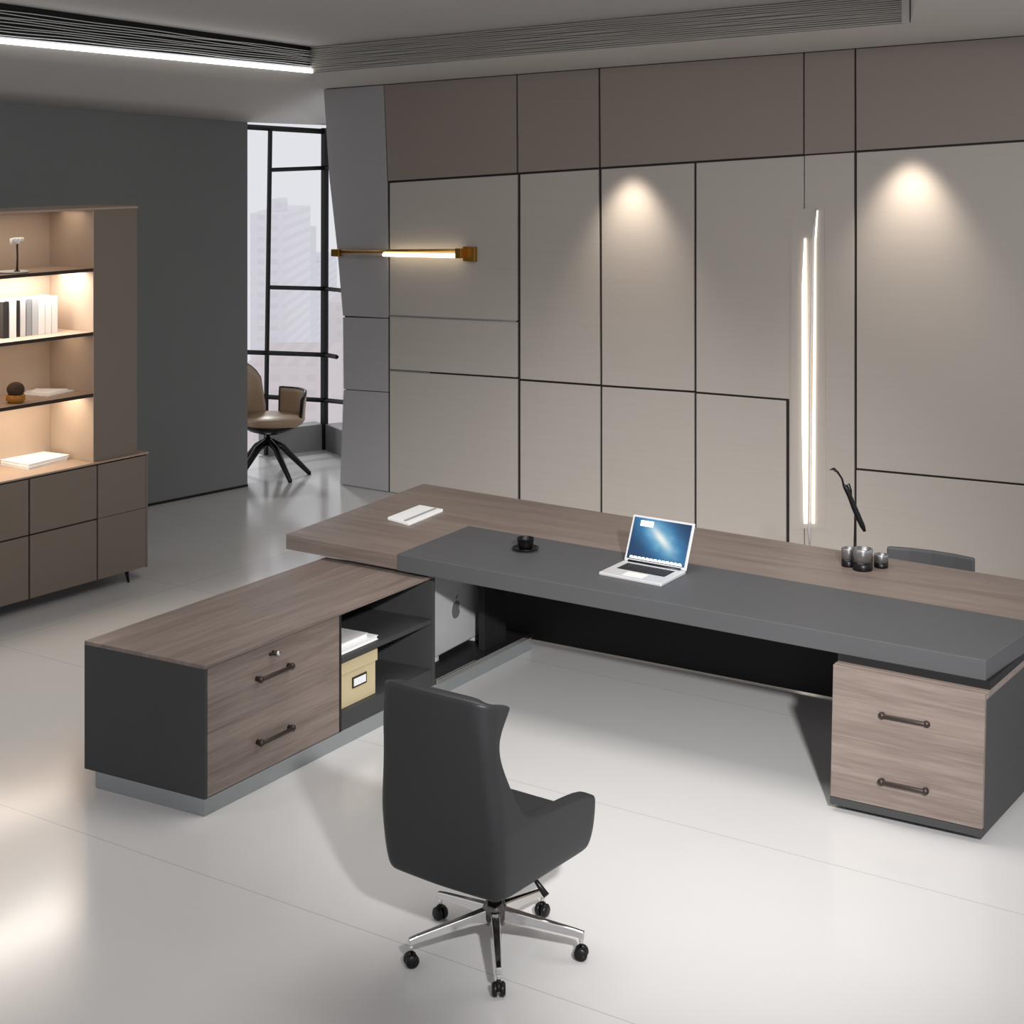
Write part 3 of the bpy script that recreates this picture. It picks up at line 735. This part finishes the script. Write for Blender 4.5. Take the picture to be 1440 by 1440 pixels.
# ------------------------------------------------------------ tan swivel chair by the window
tc_ = W(377, 669.5); tf = dirv(math.radians(-18)); tr = Vector((tf.y, -tf.x, 0))
tch = thing('swivel_chair', tc_, 'tan shell armchair on black splayed legs beside the window', 'chair')
m = MB()
prof = [(0, .395), (.08, .40), (.19, .43), (.26, .475), (.285, .52), (.27, .545), (0, .55)]
vs = []; n = 28
for r, z in prof:
    for k in range(n):
        t = 2 * math.pi * k / n; ex = 1 + .1 * max(0, math.cos(t))
        vs.append(tc_ + tf * (r * ex * math.cos(t) + .03) + tr * r * math.sin(t) + Z * z)
m.add(vs, [[i * n + k, i * n + (k + 1) % n, (i + 1) * n + (k + 1) % n, (i + 1) * n + k] for i in range(len(prof) - 1) for k in range(n)], True)
m.build('seat', M['tan'], tch)
MB().lathe(tc_ + tf * .03, [(0, .375), (.1, .385), (.2, .418), (.268, .468), (.262, .475), (.15, .42), (0, .40)], 28).build('underside', M['blackgloss'], tch)
def curved_panel(a0, a1, z0, fz, r, thick, lean, name, mat, parent, rim=None):
    N, K_ = 14, 6; g_ = []
    for i in range(N + 1):
        u = i / N; a = math.radians(lerp(a0, a1, u)); row = []
        for j in range(K_ + 1):
            v = j / K_; z = lerp(z0, fz(u), v); rr = r + lean * v
            row.append(tc_ + tf * (rr * math.cos(a) * 1.02 + .03) + tr * rr * math.sin(a) + Z * z)
        g_.append(row)
    m = MB(); m.add([p for r_ in g_ for p in r_], [[i * (K_ + 1) + j, (i + 1) * (K_ + 1) + j, (i + 1) * (K_ + 1) + j + 1, i * (K_ + 1) + j + 1] for i in range(N) for j in range(K_)], True)
    o = m.build(name, mat, parent, merge=False); s = o.modifiers.new('s', 'SOLIDIFY'); s.thickness = thick; s.offset = 0
    if rim:
        e = [g_[0][j] for j in range(K_ + 1)] + [g_[i][K_] for i in range(1, N + 1)] + [g_[N][j] for j in range(K_ - 1, -1, -1)]
        MB().tube(e, .016, 8).build('rim', rim, o)
    return o
smooth = lambda x: max(0, min(1, x)) ** 2 * (3 - 2 * max(0, min(1, x)))
curved_panel(128, 232, .50, lambda u: .60 + .40 * math.sin(math.pi * u) ** .32, .27, .035, .04, 'backrest', M['tan'], tch, M['blackgloss'])
curved_panel(0, -100, .50, lambda u: .755 - .10 * max(0, .2 - u) * 3, .28, .03, .02, 'armrest', M['tan'], tch, M['blackgloss'])
MB().lathe(tc_, [(.022, .29), (.022, .38), (.05, .385), (0, .386)], 16).build('swivel_pole', M['chrome'], tch)
MB().lathe(tc_, [(0, .27), (.035, .27), (.05, .30), (.03, .33), (0, .33)], 16).build('hub', M['blackgloss'], tch)
for a in (-50, -128, 150, 75, 10):
    dd = dirv(math.radians(a)); tip = tc_ + dd * .37
    MB().tube([tc_ + dd * .02 + Z * .31, tc_ + dd * .13 + Z * .26, tip + Z * .012, tip], [.034, .032, .02, .014], 8).build('leg', M['blackgloss'], tch)

# ------------------------------------------------------------ bookcase
bz = .09
q0, q1 = W(0, 855, bz), W(208, 797, bz); bd = (q1 - q0).normalized(); bi = Vector((-bd.y, bd.x, 0))     # bi: into the case
b0 = Vector((q1.x, q1.y, 0))
def bpx(x): k = (x - 720) / F; return -((k * b0.y - b0.x) / (bd.x - k * bd.y))   # distance left of the right corner
KB = lambda s, t, z: b0 - bd * s + bi * t + Z * z
BL = bpx(-130)
bc = thing('bookcase', KB(BL / 2, .25, 0), 'tall taupe bookcase with lit open shelves over cupboards at left', 'bookcase')
def bb_(s0, s1_, t0, t1, z0, z1, name, mat, parent=None, bevel=.002):
    return MB().prism([KB(s0, t0, z0), KB(s1_, t0, z0), KB(s1_, t1, z0), KB(s0, t1, z0)], [KB(s0, t0, z1), KB(s1_, t0, z1), KB(s1_, t1, z1), KB(s0, t1, z1)]).build(name, mat, parent or bc, bevel=bevel)
ZCo = .878; DPT = .47; tp = .015
bb_(0.0, .016, .0, .5, bz, ZCo - .012, 'side_panel', M['taupe'])
bb_(0.016, BL, .022, .5, bz, ZCo - .012, 'carcass', M['taupe_line'])
bb_(-.004, BL, -.006, .5, ZCo - .012, ZCo, 'counter', M['wood_edge'])
xs = [(-130, 40), (42.5, 136), (138, 205)]
for i, (xa, xb) in enumerate(xs):
    sa, sb = bpx(xa), bpx(xb)
    mid = .50
    gp_ = .010 if i < 2 else .003
    bb_(sb, sa, 0, .02, bz + .006, mid - gp_ / 2, 'door', M['taupe'], bevel=.0015); bb_(sb, sa, 0, .02, mid + gp_ / 2, ZCo - .022, 'door', M['taupe'], bevel=.0015)
for s_, t_ in ((.14, .06), (.14, .42), (BL - .2, .06), (BL - .2, .42)):
    p = KB(s_, t_, 0); MB().tube([p + Z * bz, p + bd * .02], [.016, .008], 8).build('leg', M['blackgloss'], bc)
sT, sI = bpx(195), bpx(133); ZTp = 2.565
bb_(sT, sI - .006, tp, DPT, ZCo, ZTp - .015, 'closed_column', M['taupe'])
bb_(sI - .006, sI, tp - .002, DPT, ZCo, ZTp - .015, 'inner_side', M['shelf_back'])
bb_(sT - .004, BL, tp - .004, DPT, ZTp - .015, ZTp, 'top_board', M['wood_edge'])
bb_(sI, BL, DPT - .02, DPT, ZCo, ZTp - .015, 'back_panel', M['shelf_back'])
for z in (2.165, 1.742, 1.335):
    bb_(sI, BL, tp, DPT - .02, z - .022, z - .001, 'shelf', M['wood_edge']); 
# dark metal edge on the shelves
for z in (2.165, 1.742, 1.335): bb_(sI, BL, tp - .004, tp, z - .022, z, 'shelf_edge', M['handle'], bevel=0)

def bshelf(x, t, z):   # a point on a shelf at sight column x and depth t
    k = (x - 720) / F
    for _ in range(1): pass
    p = b0 + bi * t; s = -((k * p.y - p.x) / (bd.x - k * bd.y)); return KB(s, t, z), s
# standing books
books = [(-12, -5, .20, 'white', 'white book, leftmost beyond the thin black one'), (-4, 4.5, .235, 'blackbook', 'black book at the left edge of the picture on the lit shelf'),
         (5, 15, .236, 'white', 'white book between the two black ones on the lit shelf'), (16, 20, .235, 'blackbook', 'thin black book right of the white one'),
         (20.3, 28, .238, 'offwhite', 'off-white book right of the thin black one'), (29, 36.5, .238, 'greybook', 'mid-grey book on the lit shelf'),
         (37, 45, .238, 'silverbook', 'pale silver-grey book beside the mid-grey one'), (45.5, 55, .24, 'white', 'white book right of the silver-grey one'),
         (55.4, 64, .24, 'white', 'white book second from the right of the standing row'), (64.4, 73, .24, 'white', 'white book at the right end of the standing row')]
M['silverbook'] = plain('silver_card', (190, 193, 196), .5, noise=.03)
for i, (xa, xb, h_, mt, lab) in enumerate(books[1:]):
    _, sa = bshelf(xa, .26, 0); _, sb = bshelf(xb - .4, .26, 0); t0 = .20; z = 1.742; tk = sa - sb
    t = thing('book', KB((sa + sb) / 2, t0 + .09, z - .001), lab, 'book', 'books standing on the lit shelf')
    c1 = min(.003, tk * .15)
    bb_(sb, sa, t0, t0 + .003, z - .001, z + h_, 'spine', M[mt], t, 0)
    bb_(sb, sb + c1, t0 + .003, t0 + .17, z - .001, z + h_, 'cover', M[mt], t, 0); bb_(sa - c1, sa, t0 + .003, t0 + .17, z - .001, z + h_, 'cover', M[mt], t, 0)
    bb_(sb + c1, sa - c1, t0 + .003, t0 + .166, z + .003, z + h_ - .004, 'pages', M['white'], t, 0)
# little flower sculpture on a tray, top shelf
zc_ = 2.164; tY, sS = bshelf(24, .14, zc_)
t = tag(MB().lathe(tY + bd * -.03, [(0, 0), (.08, 0), (.1, .008), (.1, .012), (.08, .008), (0, .006)], 24).build('tray', M['offwhite']), 'flat pale dish under the flower ornament, top shelf', 'dish')
fb = tY + Z * .0065 + bd * .0
t = thing('flower_ornament', fb, 'brown stem ornament with white petals standing on the top shelf', 'ornament')
MB().lathe(fb, [(0, 0), (.02, 0), (.016, .008), (0, .01)], 14).tube([fb, fb + Z * .09 + bd * .003, fb + Z * .19], [.008, .006, .007], 8).build('stem', M['handle'], t)
for s_ in (-1, 1):
    pts = [fb + Z * .18, fb + Z * .205 + bd * .022 * s_, fb + Z * .205 + bd * .042 * s_, fb + Z * (.175 if s_ < 0 else .19) + bd * .05 * s_]
    MB().tube(pts, [.008, .016, .014, .006], 10).build('petal', M['white'], t)
MB().ball(fb + Z * .205, .014, 12).build('bud', M['white'], t)
# amber pot with brown ball
vp_, _ = bshelf(22, .12, 1.334)
t = thing('amber_vase', vp_, 'small amber glass bowl on the third shelf', 'vase')
MB().lathe(vp_, [(0, 0), (.045, 0), (.062, .02), (.06, .045), (.052, .055), (.047, .053), (.052, .04), (.052, .022), (.04, .01), (0, .01)], 28).build('bowl', M['amber'], t)
tag(MB().ball(vp_ + Z * .086, .056, 24, (1, 1, .85)).build('moss_ball', plain('dried_ball', (62, 44, 30), .9, noise=.4, scale=60, bump=.8, bscale=80)), 'dark brown dried ball resting in the amber bowl', 'ornament')
# papers
def slab(name, pts, z0, z1, mat, lab, cat, group=None):
    P = [W(x, y, z0) for x, y in pts]; c = sum(P, Vector()) / len(P)
    t = thing(name, c, lab, cat, group)
    Q = [lerp(c, p, .975) for p in P]; e = .0015
    MB().prism(P, [p + Z * e for p in P]).build('cover', M[mat], t)
    MB().prism([p + Z * e for p in Q], [p + Z * (z1 - z0 - e) for p in Q]).build('pages', M['white'], t)
    MB().prism([p + Z * (z1 - z0 - e) for p in P], [p + Z * (z1 - z0) for p in P]).build('cover', M[mat], t)
slab('magazine', [(33, 556), (38, 549), (106, 549.5), (66, 558.5)], 1.334, 1.341, 'offwhite', 'pale magazine lying right of the amber bowl', 'magazine')
slab('magazine', [(42, 553), (50, 547.5), (96, 548), (68, 555)], 1.341, 1.348, 'white', 'smaller white magazine on top of the one beside the amber bowl', 'magazine')
slab('folder', [(-20, 650), (44, 640), (96, 647), (40, 661)], ZCo, ZCo + .016, 'offwhite', 'pale folder lying lowest on the bookcase counter', 'folder')
slab('folder', [(-25, 646), (50, 637), (98, 643), (40, 657)], ZCo + .016, ZCo + .034, 'white', 'white folder on top of the pale one on the counter', 'folder')

# ------------------------------------------------------------ wall lamps
# brass picture lamp
off = WN * .07
def wl_(x, y, o=.07): return wp(x, y) + WN * o
t = thing('wall_lamp', wl_(664, 357, 0), 'thin horizontal brass wall lamp on the panelled wall', 'lamp')
c = wl_(664, 357, .010); MB().obox(c - WD * .06 - Z * .06, WD * .12, WN * .04, Z * .12).build('wall_plate', M['brass'], t, bevel=.003)
MB().obox(wl_(656, 357, .05) - WD * .03 - Z * .03, WD * .06, WN * .07, Z * .08).build('bracket', M['brass'], t, bevel=.003)
MB().tube([wl_(490, 352, .09), wl_(656, 351.5, .09)], .013, 10).build('rod', M['brass'], t)
MB().tube([wl_(549, 357, .09), wl_(654, 359, .09)], .017, 12).build('lit_tube', M['ledwarm'], t)
MB().tube([wl_(490, 356, .09), wl_(549, 357, .09)], .012, 12).build('dim_tube', M['shelf_back'], t)
MB().obox(wl_(483.5, 354.5, .06) - WD * .045 - Z * .032, WD * .09, WN * .06, Z * .064).build('end_cap', M['brass'], t, bevel=.003)
# vertical light lines
t = thing('wall_light', wl_(1135, 740, 0), 'tall vertical recessed light with two glowing lines on the panelled wall', 'light')
pq = [wl_(1114, 294, .0105), wl_(1160, 292, .0105), wl_(1163, 743, .0105), wl_(1113, 743, .0105)]
MB().prism(pq, [v + WN * .004 for v in pq]).build('backplate', M['panel'], t)
MB().tube([wl_(1134, 335, .022), wl_(1133, 400, .03), wl_(1133.5, 600, .03), wl_(1134.5, 735, .022)], [.006, .013, .016, .012], 10).build('glow_tube', M['ledw'], t)
MB().tube([wl_(1151, 296, .018), wl_(1148, 340, .02), wl_(1147, 500, .022), wl_(1145, 735, .02)], [.003, .005, .007, .009], 8).build('glow_tube', M['ledw'], t)
MB().tube([wl_(1149.5, 294, .03), wl_(1145, 340, .035), wl_(1142, 500, .035), wl_(1140, 745, .03), wl_(1140, 765, .012)], .007, 8).build('metal_fin', M['alu'], t)

# ------------------------------------------------------------ lights
def area(name, loc, size, power, col=(1, 1, 1), rot=(0, 0, 0), sy=None, spread=180):
    l = bpy.data.lights.new(name, 'AREA'); l.energy = power; l.color = col; l.size = size; l.spread = math.radians(spread)
    if sy: l.shape = 'RECTANGLE'; l.size_y = sy
    o = bpy.data.objects.new(name, l); C.objects.link(o); o.location = loc; o.rotation_euler = rot; return o
def spot(name, loc, target, power, angle, blend=.6, radius=.03, col=(1, 1, 1)):
    l = bpy.data.lights.new(name, 'SPOT'); l.energy = power; l.color = col; l.spot_size = math.radians(angle); l.spot_blend = blend; l.shadow_soft_size = radius
    o = bpy.data.objects.new(name, l); C.objects.link(o); o.location = loc
    o.rotation_euler = (Vector(target) - Vector(loc)).to_track_quat('-Z', 'Y').to_euler(); return o
warm = (1, .80, .60)
for x, pw in ((892, 46), (1284, 54)):
    p = wp(x, TL(x) + 4) + WN * .30
    spot('wall_washer', p + Z * .12, wp(x, 370) + WN * .03, pw, 78, 1, .06, (1, .88, .74))
ca = math.atan2(bd.y, bd.x)
for z, pw, cl in ((2.545, 2.6, (1, .86, .70)), (2.14, 19, (1, .94, .86)), (1.715, 2.4, (1, .80, .60)), (1.31, 9, (1, .86, .70))):
    p = KB((sI + BL) / 2, .21, z)
    area('shelf_light', p, abs(BL - sI) - .04, pw, cl, (0, 0, ca), .22)
# unseen spots and fill panels added out of frame to light the room
spot('unseen_spot', (1.25, .6, 3.9), (.75, 8.7, 0), 3900, 35, 1, .14, (.98, .99, 1))  # key spot above the camera, added for floor light and pedestal shadow
spot('unseen_spot', (-3.3, 6.6, 3.85), (-3.0, 7.4, 0), 60, 80, 1, .2, (1, .98, .96))  # unseen spot added to brighten the floor at left
area('tray_fill', (.7, 7.4, 4.08), 3.6, 125, (1, .99, .98), (0, 0, DA), 1.6)  # unseen fill panel added to brighten the wall and desk
spot('window_daylight', (-3.1, 18.6, 4.2), (-1.95, 13.6, 0), 700, 40, .6, .3, (.95, .97, 1))
area('tray_fill', (-.4, 4.6, 4.1), 3.0, 6, (.98, .99, 1), (0, 0, 0), 2.0)  # second added fill panel, weak, over the near floor

w = bpy.data.worlds.new('world'); bpy.context.scene.world = w; w.use_nodes = True
bg = w.node_tree.nodes['Background']; bg.inputs[0].default_value = (.90, .91, .96, 1); bg.inputs[1].default_value = .85
sc = bpy.context.scene
sc.view_settings.view_transform = 'Standard'; sc.view_settings.look = 'None'; sc.view_settings.gamma = 1; sc.view_settings.exposure = 0
sc.view_settings.use_curve_mapping = False
